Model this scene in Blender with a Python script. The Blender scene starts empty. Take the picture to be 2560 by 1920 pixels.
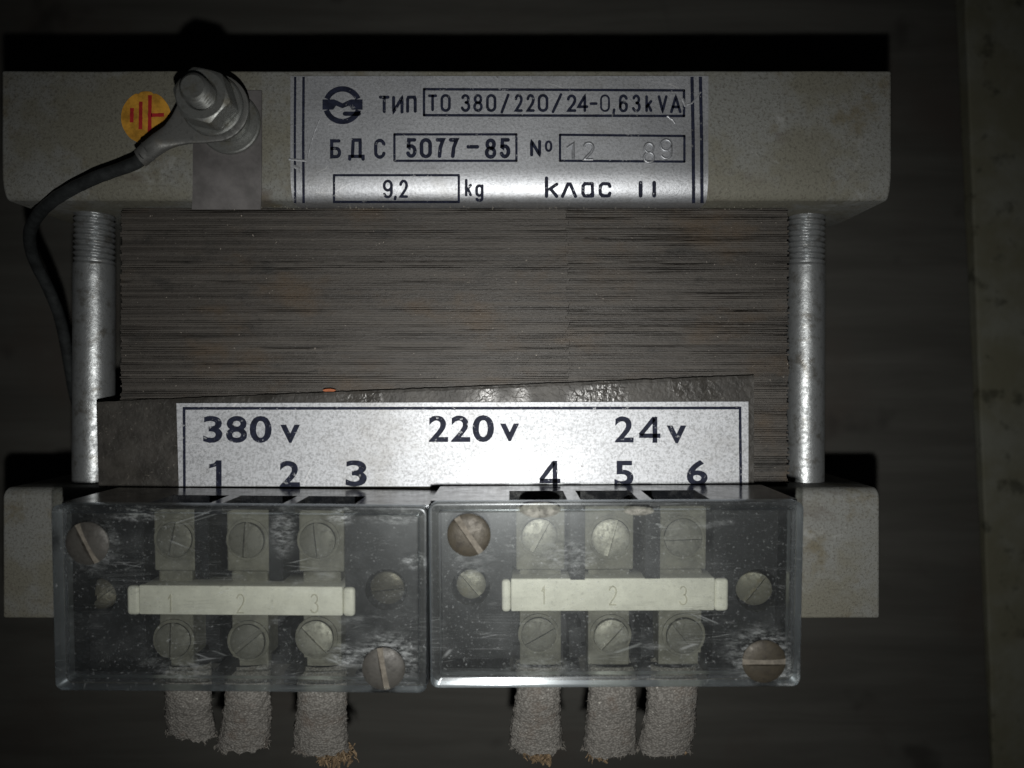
import bpy, bmesh, math, random
from mathutils import Vector, Matrix, noise

random.seed(7)
scene = bpy.context.scene
# ------------------------------------------------------------------ camera, world, light
# All lengths below are millimetres; meshes are scaled to metres when built.
CAM_H = 254.0            # camera above the board
F = 1924.0               # focal length in photo pixels (photo 2560 x 1920)
cam_d = bpy.data.cameras.new("camera")
cam = bpy.data.objects.new("camera", cam_d)
scene.collection.objects.link(cam)
cam.location = (0, 0, CAM_H / 1000)
cam.rotation_euler = (0, 0, 0)
cam_d.sensor_width = 36.0
cam_d.lens = 36.0 * F / 2560.0
cam_d.clip_start = 0.005
cam_d.clip_end = 20.0
cam_d.dof.use_dof = True
cam_d.dof.focus_distance = 0.166
cam_d.dof.aperture_fstop = 12.0
scene.camera = cam

world = bpy.data.worlds.new("World")
scene.world = world
world.use_nodes = True
world.node_tree.nodes["Background"].inputs[0].default_value = (0.75, 0.85, 1.0, 1)
world.node_tree.nodes["Background"].inputs[1].default_value = 0.003

ld = bpy.data.lights.new("phone_flash", 'AREA')
ld.shape = 'DISK'
ld.size = 0.0036
ld.energy = 0.094
ld.spread = math.radians(98)
ld.color = (1.0, 0.985, 0.945)
lamp = bpy.data.objects.new("phone_flash", ld)
lamp.location = (0.0005, -0.024, CAM_H / 1000 + 0.001)
lamp.rotation_euler = (0, 0, 0)
scene.collection.objects.link(lamp)

vs = scene.view_settings
vs.view_transform = 'Standard'
vs.look = 'None'
vs.exposure = 0.0
vs.gamma = 1.0
vs.use_curve_mapping = False
scene.cycles.transparent_max_bounces = 24
scene.cycles.max_bounces = 8
scene.cycles.caustics_reflective = False
scene.cycles.caustics_refractive = False

# ------------------------------------------------------------------ helpers
def U(px, py, D):
    """photo pixel at distance D (mm) from the camera plane -> world mm"""
    return Vector(((px - 1280) / F * D, (960 - py) / F * D, CAM_H - D))

def sm(x):
    x = max(0.0, min(1.0, x))
    return x * x * (3 - 2 * x)

class MB:
    def __init__(s):
        s.v = []; s.f = []; s.m = []
    def add(s, vs, fs, mi=0):
        o = len(s.v)
        s.v += [Vector(p) for p in vs]
        for f in fs:
            s.f.append([i + o for i in f]); s.m.append(mi)
    def grid(s, rows, closed=False, mi=0, flip=False):
        o = len(s.v); n = len(rows[0])
        for r in rows: s.v += [Vector(p) for p in r]
        for i in range(len(rows) - 1):
            for j in range(n if closed else n - 1):
                a = o + i * n + j; b = o + i * n + (j + 1) % n
                c = b + n; d = a + n
                s.f.append([a, d, c, b] if flip else [a, b, c, d]); s.m.append(mi)
    def fan(s, ring, mi=0, flip=False):
        o = len(s.v); s.v += [Vector(p) for p in ring]
        f = list(range(o, o + len(ring)))
        s.f.append(f[::-1] if flip else f); s.m.append(mi)
    def box(s, x0, x1, y0, y1, z0, z1, mi=0):
        s.add([(x0,y0,z0),(x1,y0,z0),(x1,y1,z0),(x0,y1,z0),(x0,y0,z1),(x1,y0,z1),(x1,y1,z1),(x0,y1,z1)],
              [(0,3,2,1),(4,5,6,7),(0,1,5,4),(1,2,6,5),(2,3,7,6),(3,0,4,7)], mi)
    def build(s, name, mats, parent=None, smooth=None, bevel=None, segs=2, recalc=True, matrix=None, bev_ang=35):
        if not isinstance(mats, (list, tuple)): mats = [mats]
        vv = [matrix @ p for p in s.v] if matrix else s.v
        lo = Vector((min(p.x for p in vv), min(p.y for p in vv), min(p.z for p in vv)))
        hi = Vector((max(p.x for p in vv), max(p.y for p in vv), max(p.z for p in vv)))
        c = (lo + hi) / 2
        me = bpy.data.meshes.new(name)
        me.from_pydata([((p - c) / 1000)[:] for p in vv], [], s.f)
        me.polygons.foreach_set("material_index", s.m)
        for m in mats: me.materials.append(m)
        bm = bmesh.new(); bm.from_mesh(me)
        if recalc:
            bmesh.ops.remove_doubles(bm, verts=bm.verts, dist=1e-7)
            bmesh.ops.recalc_face_normals(bm, faces=bm.faces)
        if bevel:
            es = [e for e in bm.edges if len(e.link_faces) == 2 and e.calc_face_angle(0) > math.radians(bev_ang)]
            bmesh.ops.bevel(bm, geom=es, offset=bevel / 1000, segments=segs, profile=0.5, affect='EDGES', clamp_overlap=True)
        if smooth is not None:
            for f in bm.faces: f.smooth = True
            for e in bm.edges:
                if len(e.link_faces) == 2: e.smooth = e.calc_face_angle(0) < math.radians(smooth)
        bm.to_mesh(me); bm.free()
        o = bpy.data.objects.new(name, me)
        scene.collection.objects.link(o)
        if parent:
            o.parent = parent; o.matrix_parent_inverse = BASE[parent.name].inverted()
        o.location = c / 1000
        BASE[o.name] = Matrix.Translation(c / 1000)
        return o
BASE = {}
def empty(name, loc, parent=None):
    o = bpy.data.objects.new(name, None)
    o.empty_display_size = 0.01
    scene.collection.objects.link(o)
    if parent:
        o.parent = parent; o.matrix_parent_inverse = BASE[parent.name].inverted()
    o.location = Vector(loc) / 1000
    BASE[o.name] = Matrix.Translation(Vector(loc) / 1000)
    return o

# ------------------------------------------------------------------ materials
class NT:
    def __init__(s, name):
        s.mat = bpy.data.materials.new(name); s.mat.use_nodes = True
        s.t = s.mat.node_tree; s.n = s.t.nodes; s.l = s.t.links
        s.b = s.n["Principled BSDF"]; s.out = s.n["Material Output"]
        s.pos = s.n.new("ShaderNodeNewGeometry").outputs["Position"]
    def lk(s, a, b): s.l.new(a, b)
    def mapped(s, sc, rot=(0,0,0)):
        m = s.n.new("ShaderNodeMapping")
        m.inputs["Scale"].default_value = sc; m.inputs["Rotation"].default_value = rot
        s.lk(s.pos, m.inputs["Vector"]); return m.outputs[0]
    def noise(s, scale, detail=4, rough=0.6, stretch=(1,1,1), rot=(0,0,0), dist=0.0):
        n = s.n.new("ShaderNodeTexNoise")
        s.lk(s.mapped(stretch, rot), n.inputs["Vector"])
        n.inputs["Scale"].default_value = scale; n.inputs["Detail"].default_value = detail
        n.inputs["Roughness"].default_value = rough; n.inputs["Distortion"].default_value = dist
        return n.outputs[0]
    def voro(s, scale, feature='F1', stretch=(1,1,1), rot=(0,0,0), rnd=1.0):
        n = s.n.new("ShaderNodeTexVoronoi"); n.feature = feature
        s.lk(s.mapped(stretch, rot), n.inputs["Vector"]); n.inputs["Scale"].default_value = scale
        n.inputs["Randomness"].default_value = rnd
        return n.outputs["Distance"]
    def ramp(s, v, a, b, lo=0.0, hi=1.0):
        n = s.n.new("ShaderNodeMapRange"); n.interpolation_type = 'SMOOTHSTEP'
        n.inputs[1].default_value = a; n.inputs[2].default_value = b
        n.inputs[3].default_value = lo; n.inputs[4].default_value = hi
        s.lk(v, n.inputs[0]); return n.outputs[0]
    def math(s, op, a, b):
        n = s.n.new("ShaderNodeMath"); n.operation = op
        for i, x in enumerate((a, b)):
            if isinstance(x, (int, float)): n.inputs[i].default_value = x
            else: s.lk(x, n.inputs[i])
        return n.outputs[0]
    def mix(s, fac, a, b):
        n = s.n.new("ShaderNodeMix"); n.data_type = 'RGBA'
        for i, x in ((0, fac), (6, a), (7, b)):
            if isinstance(x, (int, float)): n.inputs[i].default_value = x
            elif isinstance(x, tuple): n.inputs[i].default_value = (*x, 1)
            else: s.lk(x, n.inputs[i])
        return n.outputs[2]
    def bump(s, h, dist, strength=1.0, prev=None):
        n = s.n.new("ShaderNodeBump"); n.inputs["Distance"].default_value = dist / 1000
        n.inputs["Strength"].default_value = strength
        s.lk(h, n.inputs["Height"])
        if prev is not None: s.lk(prev, n.inputs["Normal"])
        return n.outputs[0]
    def set(s, **k):
        names = dict(col="Base Color", rough="Roughness", metal="Metallic", spec="Specular IOR Level", nor="Normal", coat="Coat Weight", coatr="Coat Roughness", sub="Subsurface Weight", aniso="Anisotropic")
        for a, x in k.items():
            i = s.b.inputs[names[a]]
            if isinstance(x, tuple): i.default_value = (*x, 1)
            elif isinstance(x, (int, float)): i.default_value = x
            else: s.lk(x, i)
        return s.mat

def m_paint():          # grey-olive speckled hammer paint of the clamps
    t = NT("clamp_paint")
    big = t.ramp(t.noise(42, 4, .65), .44, .58)
    c = t.mix(big, (0.188, 0.184, 0.150), (0.222, 0.228, 0.216))
    c = t.mix(t.ramp(t.noise(85, 4, .7), .53, .72), c, (0.165, 0.150, 0.108))
    fine = t.noise(1750, 4, .8)
    c = t.mix(t.ramp(fine, .47, .68, 0, .75), c, (0.085, 0.08, 0.065))
    c = t.mix(t.ramp(t.noise(1900, 2, .6), .66, .76, 0, .4), c, (0.40, 0.40, 0.36))
    c = t.mix(t.ramp(t.noise(120, 5, .7, dist=.6), .58, .72, 0, .6), c, (0.33, 0.34, 0.33))
    smear = t.ramp(t.noise(1.0, 4, .7, (60, 130, 60), (0, 0, .6)), .58, .72, 0, .6)
    c = t.mix(smear, c, (0.105, 0.088, 0.075))
    return t.set(col=c, rough=.62, spec=.35, nor=t.bump(fine, .14, .9))
def m_lam():
    t = NT("core_steel")
    st = t.noise(1.0, 4, .75, (10, 1300, 10))
    c = t.mix(t.ramp(st, .34, .66), (0.044, 0.040, 0.036), (0.092, 0.084, 0.075))
    c = t.mix(t.ramp(t.noise(45, 4, .65, (1, 1.6, 1)), .50, .72, 0, .75), c, (0.088, 0.064, 0.042))
    c = t.mix(t.ramp(t.noise(70, 4, .7, (1, 2, 1)), .55, .75, 0, .7), c, (0.026, 0.026, 0.025))
    f = t.noise(1.0, 4, .8, (900, 2400, 900))
    c = t.mix(t.ramp(f, .56, .70, 0, .75), c, (0.012, 0.011, 0.010))
    c = t.mix(t.ramp(t.noise(1.0, 3, .6, (38, 1250, 60)), .62, .72, 0, .55), c, (0.014, 0.013, 0.012))
    c = t.mix(t.ramp(t.noise(1500, 2, .6), .73, .77), c, (0.42, 0.38, 0.33))
    return t.set(col=c, rough=t.ramp(st, .35, .65, .40, .54), spec=.34, nor=t.bump(f, .12, .9))
def m_strip():
    t = NT("varnished_pressboard")
    n = t.noise(150, 5, .7)
    c = t.mix(t.ramp(n, .35, .7), (0.030, 0.028, 0.025), (0.062, 0.058, 0.052))
    sp = t.noise(900, 3, .7, (1, 1.6, 1))
    c = t.mix(t.ramp(sp, .62, .74, 0, .8), c, (0.16, 0.15, 0.13))
    w = t.noise(820, 2, .5, dist=.4)
    wet = t.ramp(t.noise(60, 2, .5), .46, .62)
    return t.set(col=c, rough=t.ramp(wet, 0, 1, .55, .28), spec=.45, nor=t.bump(w, .24, .8))
def m_alu(name, col=(0.60, 0.61, 0.63), r=.5, grain=1.0, dirt=.6, metal=.74):
    t = NT(name)
    f = t.noise(1700, 4, .85)
    h = t.noise(1.0, 3, .7, (160, 4200, 400))
    c = t.mix(t.ramp(f, .42, .66, 0, .62 * grain), col, tuple(x * .45 for x in col))
    c = t.mix(t.ramp(h, .50, .72, 0, .35), c, tuple(x * .6 for x in col))
    c = t.mix(t.ramp(t.noise(48, 4, .65), .50, .72, 0, dirt * .55), c, (0.22, 0.205, 0.175))
    c = t.mix(t.ramp(t.noise(420, 4, .75), .66, .76, 0, dirt), c, (0.10, 0.085, 0.065))
    scr = t.voro(1.0, 'DISTANCE_TO_EDGE', (55, 260, 90), (0, 0, .5))
    s2 = t.ramp(scr, .0, .010, 1, 0)
    brk = t.ramp(t.noise(120, 2, .5), .55, .65)
    s3 = t.math('MULTIPLY', s2, brk)
    c = t.mix(t.math('MULTIPLY', s3, .5), c, (0.9, 0.9, 0.9))
    rr = t.ramp(t.noise(30, 3, .6), .3, .7, r - .05, r + .07)
    return t.set(col=c, rough=rr, metal=metal, spec=.5, nor=t.bump(f, .05, .8))
def m_zinc(name, col=(0.42, 0.43, 0.43), r=.4, pit=1.0, metal=.8, dirt=(0.16,0.15,0.13)):
    t = NT(name)
    f = t.noise(900, 4, .75)
    c = t.mix(t.ramp(f, .45, .7, 0, .8), col, tuple(x * .55 for x in col))
    c = t.mix(t.ramp(t.noise(260, 4, .7), .5, .7, 0, .8), c, dirt)
    return t.set(col=c, rough=t.ramp(f, .3, .7, r - .06, r + .14), metal=metal, nor=t.bump(f, .10 * pit, .9))
def m_plain(name, col, rough=.5, spec=.5, var=.35, sc=300, bump=.04, metal=0.0):
    t = NT(name)
    n = t.noise(sc, 4, .7)
    c = t.mix(t.ramp(n, .3, .72), tuple(min(1, x * (1 + var)) for x in col), tuple(x * (1 - var) for x in col))
    return t.set(col=c, rough=rough, spec=spec, metal=metal, nor=t.bump(t.noise(sc * 4, 3, .7), bump, .8))
def m_black():
    t = NT("black_bakelite")
    n = t.noise(300, 4, .7)
    c = t.mix(t.ramp(n, .4, .75), (0.010, 0.011, 0.014), (0.026, 0.027, 0.031))
    c = t.mix(t.ramp(t.noise(1700, 3, .7), .66, .75, 0, .5), c, (0.2, 0.2, 0.19))
    h = t.noise(1.0, 4, .8, (500, 2200, 900))
    return t.set(col=c, rough=t.ramp(n, .35, .7, .13, .27), spec=.6, nor=t.bump(h, .02, .5))
def m_cover(name, haze0=.012, gr=.29, scuffs=()):
    t = NT(name)
    n, l = t.n, t.l
    n.remove(t.b)
    dust = t.ramp(t.noise(1900, 2, .6), .645, .72, 0, .36)
    dust = t.math('MULTIPLY', dust, t.ramp(t.noise(60, 3, .6), .36, .60, .35, 1))
    cl = t.ramp(t.noise(75, 4, .65), .45, .75, 0, .05)
    smear = t.ramp(t.noise(1.0, 4, .7, (90, 330, 90), (0, 0, .55)), .60, .80, 0, .22)
    def scratch(rot, a, b, lo, hi, str_, seed):
        v = t.voro(1.0, 'DISTANCE_TO_EDGE', (a, b, 60), (0, 0, rot))
        e = t.ramp(v, 0, .011, 1, 0)
        k = t.ramp(t.noise(seed, 3, .6), lo, hi)
        return t.math('MULTIPLY', t.math('MULTIPLY', e, k), str_)
    s1 = scratch(.45, 24, 520, .55, .64, .34, 80)
    s2 = scratch(-.8, 30, 430, .57, .66, .30, 95)
    fac = t.math('ADD', t.math('ADD', t.math('ADD', dust, cl), t.math('ADD', s1, s2)), t.math('ADD', smear, haze0))
    for px, py, rx, ry, k in scuffs:      # scuffed, dusty spots (photo pixels -> mm on the cover face)
        c = U(px, py, 144.8)
        sb = n.new("ShaderNodeVectorMath"); sb.operation = 'SUBTRACT'; sb.inputs[1].default_value = (c.x / 1000, c.y / 1000, 0); l.new(t.pos, sb.inputs[0])
        sc = n.new("ShaderNodeVectorMath"); sc.operation = 'MULTIPLY'; sc.inputs[1].default_value = (1000 / rx, 1000 / ry, 0); l.new(sb.outputs[0], sc.inputs[0])
        ln = n.new("ShaderNodeVectorMath"); ln.operation = 'LENGTH'; l.new(sc.outputs[0], ln.inputs[0])
        q = t.ramp(ln.outputs["Value"], 1.0, .35)
        g_ = t.ramp(t.noise(1.0, 4, .75, (500, 1300, 500), (0, 0, .25 + px * .01)), .44, .68)
        fac = t.math('ADD', fac, t.math('MULTIPLY', t.math('MULTIPLY', q, g_), k))
    fac = t.math('MINIMUM', fac, .8)
    tr = n.new("ShaderNodeBsdfTransparent"); tr.inputs[0].default_value = (.88, .89, .875, 1)
    df = n.new("ShaderNodeBsdfDiffuse"); df.inputs[0].default_value = (.40, .42, .43, 1)
    m1 = n.new("ShaderNodeMixShader"); l.new(fac, m1.inputs[0]); l.new(tr.outputs[0], m1.inputs[1]); l.new(df.outputs[0], m1.inputs[2])
    nb = t.bump(t.noise(1.0, 4, .8, (400, 1900, 400), (0, 0, .3)), .012, .6)
    g = n.new("ShaderNodeBsdfGlossy"); g.inputs["Roughness"].default_value = gr; g.inputs["Color"].default_value = (.90, .95, 1, 1); l.new(nb, g.inputs["Normal"])
    fr = n.new("ShaderNodeFresnel"); fr.inputs[0].default_value = 1.5; l.new(nb, fr.inputs["Normal"])
    m2 = n.new("ShaderNodeMixShader"); l.new(fr.outputs[0], m2.inputs[0]); l.new(m1.outputs[0], m2.inputs[1]); l.new(g.outputs[0], m2.inputs[2])
    l.new(m2.outputs[0], t.out.inputs[0])
    return t.mat
def m_board():
    t = NT("dark_board")
    g = t.noise(1.0, 5, .65, (9, 95, 30), dist=.4)
    c = t.mix(t.ramp(g, .3, .72), (0.059, 0.058, 0.052), (0.086, 0.085, 0.077))
    c = t.mix(t.ramp(t.noise(16, 4, .6), .50, .70, 0, .7), c, (0.062, 0.052, 0.045))
    c = t.mix(t.ramp(t.noise(28, 3, .6), .60, .72, 0, .6), c, (0.022, 0.020, 0.018))
    return t.set(col=c, rough=.6, spec=.3, nor=t.bump(g, .15, .4))
def m_stone():
    t = NT("mottled_stone")
    c = t.mix(t.ramp(t.noise(40, 4, .6), .4, .65), (0.165, 0.162, 0.115), (0.21, 0.215, 0.18))
    c = t.mix(t.ramp(t.noise(130, 3, .65), .56, .70, 0, .6), c, (0.034, 0.035, 0.024))
    c = t.mix(t.ramp(t.noise(210, 2, .5), .72, .77, 0, .8), c, (0.22, 0.22, 0.19))
    return t.set(col=c, rough=.7, spec=.25, nor=t.bump(t.noise(300, 3, .7), .3, .7))
def m_sleeve():
    t = NT("braided_sleeve")
    v = t.voro(2100, 'F1', (1, 1.3, 1))
    c = t.mix(t.ramp(v, .2, .75), (0.21, 0.202, 0.188), (0.115, 0.110, 0.101))
    c = t.mix(t.ramp(t.noise(150, 4, .7), .52, .72, 0, .6), c, (0.11, 0.085, 0.068))
    c = t.mix(t.ramp(t.noise(1300, 2, .6), .68, .74, 0, .9), c, (0.40, 0.39, 0.36))
    return t.set(col=c, rough=.9, spec=.15, nor=t.bump(v, .2, .8))

PAINT = m_paint(); LAM = m_lam(); STRIP = m_strip()
ALU = m_alu("plate_aluminium", (0.57, 0.59, 0.625), .48)
ALU2 = m_alu("voltage_plate_aluminium", (0.60, 0.62, 0.655), .46, 1.4, .8, .23)
ZINC = m_zinc("zinc_rod", (0.40, 0.42, 0.43), .38, 1.0, .7)
ZINCB = m_zinc("zinc_bolt", (0.29, 0.30, 0.29), .42, .5, .75, (0.20, 0.19, 0.15))
LUGM = m_zinc("tinned_lug", (0.17, 0.173, 0.168), .55, .5, .55)
TERM = m_zinc("terminal_screw_metal", (0.30, 0.295, 0.26), .50, .5, .55, (0.17, 0.165, 0.14))
RUST = m_zinc("cover_screw_metal", (0.056, 0.048, 0.035), .50, 1.0, .2, (0.030, 0.025, 0.019))
BRASS = m_zinc("brass_screw_metal", (0.17, 0.165, 0.135), .50, .5, .4, (0.20, 0.18, 0.12))
TERMD = m_zinc("hazed_terminal_metal", (0.155, 0.152, 0.132), .58, .6, .25, (0.12, 0.117, 0.10))  # screw metal greyed and darkened to imitate the haze of the cover
RUSTL = m_zinc("grey_screw_metal", (0.070, 0.067, 0.061), .5, 1.0, .2, (0.040, 0.037, 0.033))
DARKS = m_zinc("shaded_screw_metal", (0.075, 0.068, 0.05), .42, .8, .5, (0.035, 0.033, 0.027))  # brass darkened to stand in for shade deep in the left block's holes
DUST = m_plain("slot_dust", (0.145, 0.132, 0.112), .9, .1, .3, 900, .1)
DUSTL = m_plain("pale_grit", (0.34, 0.32, 0.27), .9, .1, .5, 2000, .02)
BLACK = m_black()
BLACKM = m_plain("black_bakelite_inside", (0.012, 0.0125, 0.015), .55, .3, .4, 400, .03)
COVER = m_cover("scratched_clear_plastic", .014, .29, ((1912, 1650, 8.5, 7, .5), (1985, 1700, 3.5, 3, .6), (1420, 1400, 7, 5, .28), (1350, 1690, 9, 3, .22), (1180, 1400, 6, 6, .15)))
COVERL = m_cover("hazy_clear_plastic", .013, .29, ((965, 1655, 8, 6.5, .5), (340, 1288, 6, 1.6, .6), (850, 1294, 3.2, 2.0, .7), (985, 1295, 7, 1.8, .35), (1040, 1410, 4, 1.6, .6), (225, 1370, 7, 6.5, .28), (855, 1650, 4, 3, .5), (450, 1690, 6, 3, .3), (705, 1330, 3, 6, .3)))
RIM = m_cover("clear_plastic_rim", .02, .16)
CREAM = m_plain("cream_porcelain", (0.75, 0.745, 0.675), .45, .4, .10, 260, .02)
CREAMD = m_plain("grimy_shaded_body", (0.15, 0.147, 0.125), .7, .25, .3, 240, .05)  # grimy cream, its colour also darkened for shade and haze under the cover
CARVE = m_plain("digit_cream", (0.57, 0.555, 0.465), .6, .3, .15, 260, .02)  # slightly darker cream than the number bar
INK = m_plain("printed_ink", (0.016, 0.019, 0.036), .6, .12, .4, 900, .01)
def wear(m):
    t = m.node_tree; n = t.nodes.new("ShaderNodeTexNoise"); g = t.nodes.new("ShaderNodeNewGeometry"); q = t.nodes.new("ShaderNodeMapRange")
    t.links.new(g.outputs["Position"], n.inputs["Vector"]); n.inputs["Scale"].default_value = 800; n.inputs["Detail"].default_value = 5; n.inputs["Roughness"].default_value = .7
    q.inputs[1].default_value = .66; q.inputs[2].default_value = .60; t.links.new(n.outputs[0], q.inputs[0])
    q.inputs[3].default_value = .15; q.inputs[4].default_value = .96
    t.links.new(q.outputs[0], t.nodes["Principled BSDF"].inputs["Alpha"])
wear(INK)
STRAP = m_plain("tinned_strap", (0.142, 0.136, 0.136), .55, .4, .25, 160, .03, .3)
CABLE = m_plain("cable_rubber", (0.026, 0.029, 0.030), .5, .4, .4, 300, .06)
YEL = m_plain("sticker_yellow", (0.52, 0.265, 0.035), .55, .35, .35, 340, .01)
RED = m_plain("sticker_red", (0.38, 0.024, 0.026), .5, .4, .2, 500, .01)
ORANGE = m_plain("orange_chip", (0.38, 0.12, 0.05), .6, .3, .2, 900, .02)
SLEEVE = m_sleeve()
FRAY = m_plain("frayed_copper_fibre", (0.16, 0.115, 0.07), .75, .3, .7, 1200, .05)
FIBRE = m_plain("grey_fibre", (0.16, 0.15, 0.135), .85, .2, .4, 900, .02)
BOARD = m_board(); STONE = m_stone()
GAP = m_plain("dark_gap", (0.008, 0.008, 0.006), .9, .1)

# ------------------------------------------------------------------ setting: board and stone slab
def seam(y):            # x of the board's edge and of the stone's edge (mm) at world y
    a, b = U(2391, 0, 254), U(2478, 1920, 254)
    k = (y - a.y) / (b.y - a.y)
    x = a.x + (b.x - a.x) * k
    w = 3.4 + (1.3 - 3.4) * max(-.3, min(1.3, k))
    return x, x + w
def slab(name, mat, side):
    mb = MB(); n = 90
    ys = [-420 + 840 * i / n for i in range(n + 1)]
    edge = [(seam(y)[side] + .35 * noise.noise(Vector((y * .08, side * 9, 0))) + .25 * noise.noise(Vector((y * .35, side * 9, 5)))) for y in ys]
    far = -620 if side == 0 else 620
    zt, zb = (0, -9) if side == 0 else (-.6, -9)
    mb.grid([[(far, y, zb) for y in ys], [(far, y, zt) for y in ys], [(e + (-.4 if side == 0 else .4), y, zt) for e, y in zip(edge, ys)],
             [(e, y, zt - .4) for e, y in zip(edge, ys)], [(e, y, zb) for e, y in zip(edge, ys)]])
    o = mb.build(name, mat); o["kind"] = "structure"; return o
slab("wooden_board_floor", BOARD, 0)
slab("stone_floor", STONE, 1)
mb = MB(); mb.add([(-620,-420,-9.2),(620,-420,-9.2),(620,420,-9.2),(-620,420,-9.2)], [(0,1,2,3)])
o = mb.build("ground", GAP); o["kind"] = "structure"

# ------------------------------------------------------------------ the transformer
T = empty("transformer", (-13, 8, 0))
T["label"] = "old grey transformer with two clear-covered terminal blocks and metal rating plates"
T["category"] = "transformer"

# core: stacked sheets, joined (each sheet is only ~2 px tall)
def build_core():
    mb = MB()
    x0, x1 = U(301, 700, 173).x, U(1973, 700, 173).x
    xs_ = U(1418, 700, 173).x
    ytop, ybot = 39.55, -22.9
    y = ytop; i = 0
    off = {0: 0.0, 1: 0.0}; gl = 0
    while y > ybot:
        th = .50 + random.uniform(-.03, .03)
        if gl <= 0:
            gl = random.choice((1, 1, 2, 3)); off = {0: random.uniform(-.22, .06), 1: random.uniform(-.22, .06)}
        gl -= 1
        gap_s = (random.choice((.03, .03, .05, .08, .14, .24, .34)), random.choice((.04, .06, .10, .18, .28, .40)))
        joint = random.random() < .45
        jx = random.uniform(-.5, .5)
        for side, (a, b) in enumerate(((x0 + random.uniform(-.15, .4), xs_ + jx), (xs_ + jx + (random.uniform(.05, .3) if joint else .005), x1 + random.uniform(-.6, .15)))):
            n = 62 if side == 0 else 42
            top, bot, back_t, back_b = [], [], [], []
            gap = gap_s[side]
            for k in range(n + 1):
                x = a + (b - a) * k / n
                nz = noise.noise(Vector((x * .11, i * 3.7, side * 5)))
                n2 = noise.noise(Vector((x * .55, i * 7.1, 3 + side)))
                n3 = noise.noise(Vector((x * .07, i * 5.3, 9 + side)))
                zf = 81 + off[side] + .10 * nz + .05 * n2
                g = gap * max(.08, .6 + 1.7 * n3 + .5 * n2) * .5
                yt = y - g + .02 * n2; yb = y - th + g * .7 + .02 * nz
                top.append((x, yt, zf)); bot.append((x, yb, zf - .02 * nz))
                back_t.append((x, yt, zf - 1.2)); back_b.append((x, yb, zf - 1.2))
            mb.grid([back_t, top, bot, back_b], flip=True)
            for e in (0, -1):
                mb.add([back_t[e], top[e], bot[e], back_b[e]], [(0, 1, 2, 3)])
        y -= th; i += 1
    mb.box(x0 + .4, x1 - .4, ybot - .6, ytop, 0.0, 80.0)
    o = mb.build("lamination_stack", LAM, T, recalc=False)
    o["kind"] = "stuff"; o["label"] = "dark brown stack of thin steel core sheets seen edge on"
build_core()

# clamps --------------------------------------------------------------
def profile(ztop_y, bend_y, zf, R, zback, thick, sgn, off=0.0, nb=8):
    """outer outline (y,z): face edge -> bend -> flange end. sgn=+1: flange at the lower edge"""
    pts = [(ztop_y, zf + off)]
    A_, B_ = R if isinstance(R, tuple) else (R, R)
    cy = bend_y + sgn * A_; cz = zf - B_
    for k in range(nb + 1):
        a = math.pi / 2 * k / nb
        pts.append((cy - sgn * (A_ + off) * math.sin(a), cz + (B_ + off) * math.cos(a)))
    pts.append((bend_y - sgn * off, zback))
    return pts
UP = dict(ztop_y=U(0, 176, 165).y, bend_y=39.7, zf=89.0, R=(6.5, 2.3), zback=55.0, thick=3.6, sgn=1)
LO = dict(ztop_y=U(0, 1546, 170).y, bend_y=-23.0, zf=84.0, R=2.4, zback=50.0, thick=3.6, sgn=-1)
def bracket(P, xl, xr, label):
    mb = MB()
    xs = [xl + d for d in (0, .7, 1.6, 3, 5, 8)] + [xl + 8 + (xr - xl - 16) * k / 60 for k in range(1, 60)] + [xr - d for d in (8, 5, 3, 1.6, .7, 0)]
    rows = []
    rc = 7.0
    for x in xs:
        d = min(x - xl, xr - x)
        cut = rc - math.sqrt(max(0, rc * rc - (rc - d) ** 2)) if d < rc else 0
        Q = dict(P); Q["zback"] = P["zback"] + cut
        out = profile(**Q)
        s, th = P["sgn"], P["thick"]
        w = .12 * noise.noise(Vector((x * .05, s * 3, 0)))
        top = P["ztop_y"] + s * (w + .05 * noise.noise(Vector((x * .5, s, 2))))
        out[0] = (top, out[0][1])
        inner = [(P["bend_y"] + s * th, Q["zback"]), (P["bend_y"] + s * th, P["zf"] - th - 3.4),
                 (P["bend_y"] + s * (th + 3.4), P["zf"] - th), (top, P["zf"] - th)]
        rows.append([(x, y, z) for y, z in out + inner])
    mb.grid(rows, closed=True)
    mb.fan(rows[0]); mb.fan(rows[-1], flip=True)
    o = mb.build("clamp_bracket", PAINT, T, bevel=.55, segs=3, smooth=45, bev_ang=50)
    o["label"] = label
    return o
bracket(UP, U(3, 0, 165).x, U(2230, 0, 165).x, "upper angle clamp with speckled olive grey paint, carrying the type plate")
bracket(LO, U(6, 0, 170).x, U(2200, 0, 170).x, "lower angle clamp behind the terminal blocks")

# tie rods -------------------------------------------------------------
def thread_tube(mb, p0, axis, L, r, pitch, depth, t0, t1, side, seg=40, step=.16, cap=True, taper=0.0, mi=0, cham=0.0, lump=0.0):
    a = Vector(axis).normalized(); s = Vector(side).normalized(); b = a.cross(s)
    rows = []; n = max(2, int(L / step))
    for i in range(n + 1):
        d = L * i / n; row = []
        for k in range(seg):
            th = 2 * math.pi * k / seg
            rr = r
            if t0 <= d <= t1:
                ph = (d / pitch + th / (2 * math.pi)) % 1.0
                tri = abs(2 * ph - 1)
                fade = min(1, (d - t0) / (pitch * .4) if t0 > 0 else 1, (t1 - d) / (pitch * .9) if t1 < L else 1)
                rr = r - depth * (1 - tri) * fade
            if cham and L - d < cham: rr = min(rr, r - (cham - (L - d)))
            if lump: rr += lump * noise.noise(Vector((math.cos(th) * 2, math.sin(th) * 2, d * .3)))
            row.append(p0 + a * d + (s * math.cos(th) + b * math.sin(th)) * rr)
        rows.append(row)
    mb.grid(rows, closed=True, mi=mi)
    if cap: mb.fan(rows[0], mi, True); mb.fan(rows[-1], mi)
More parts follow.
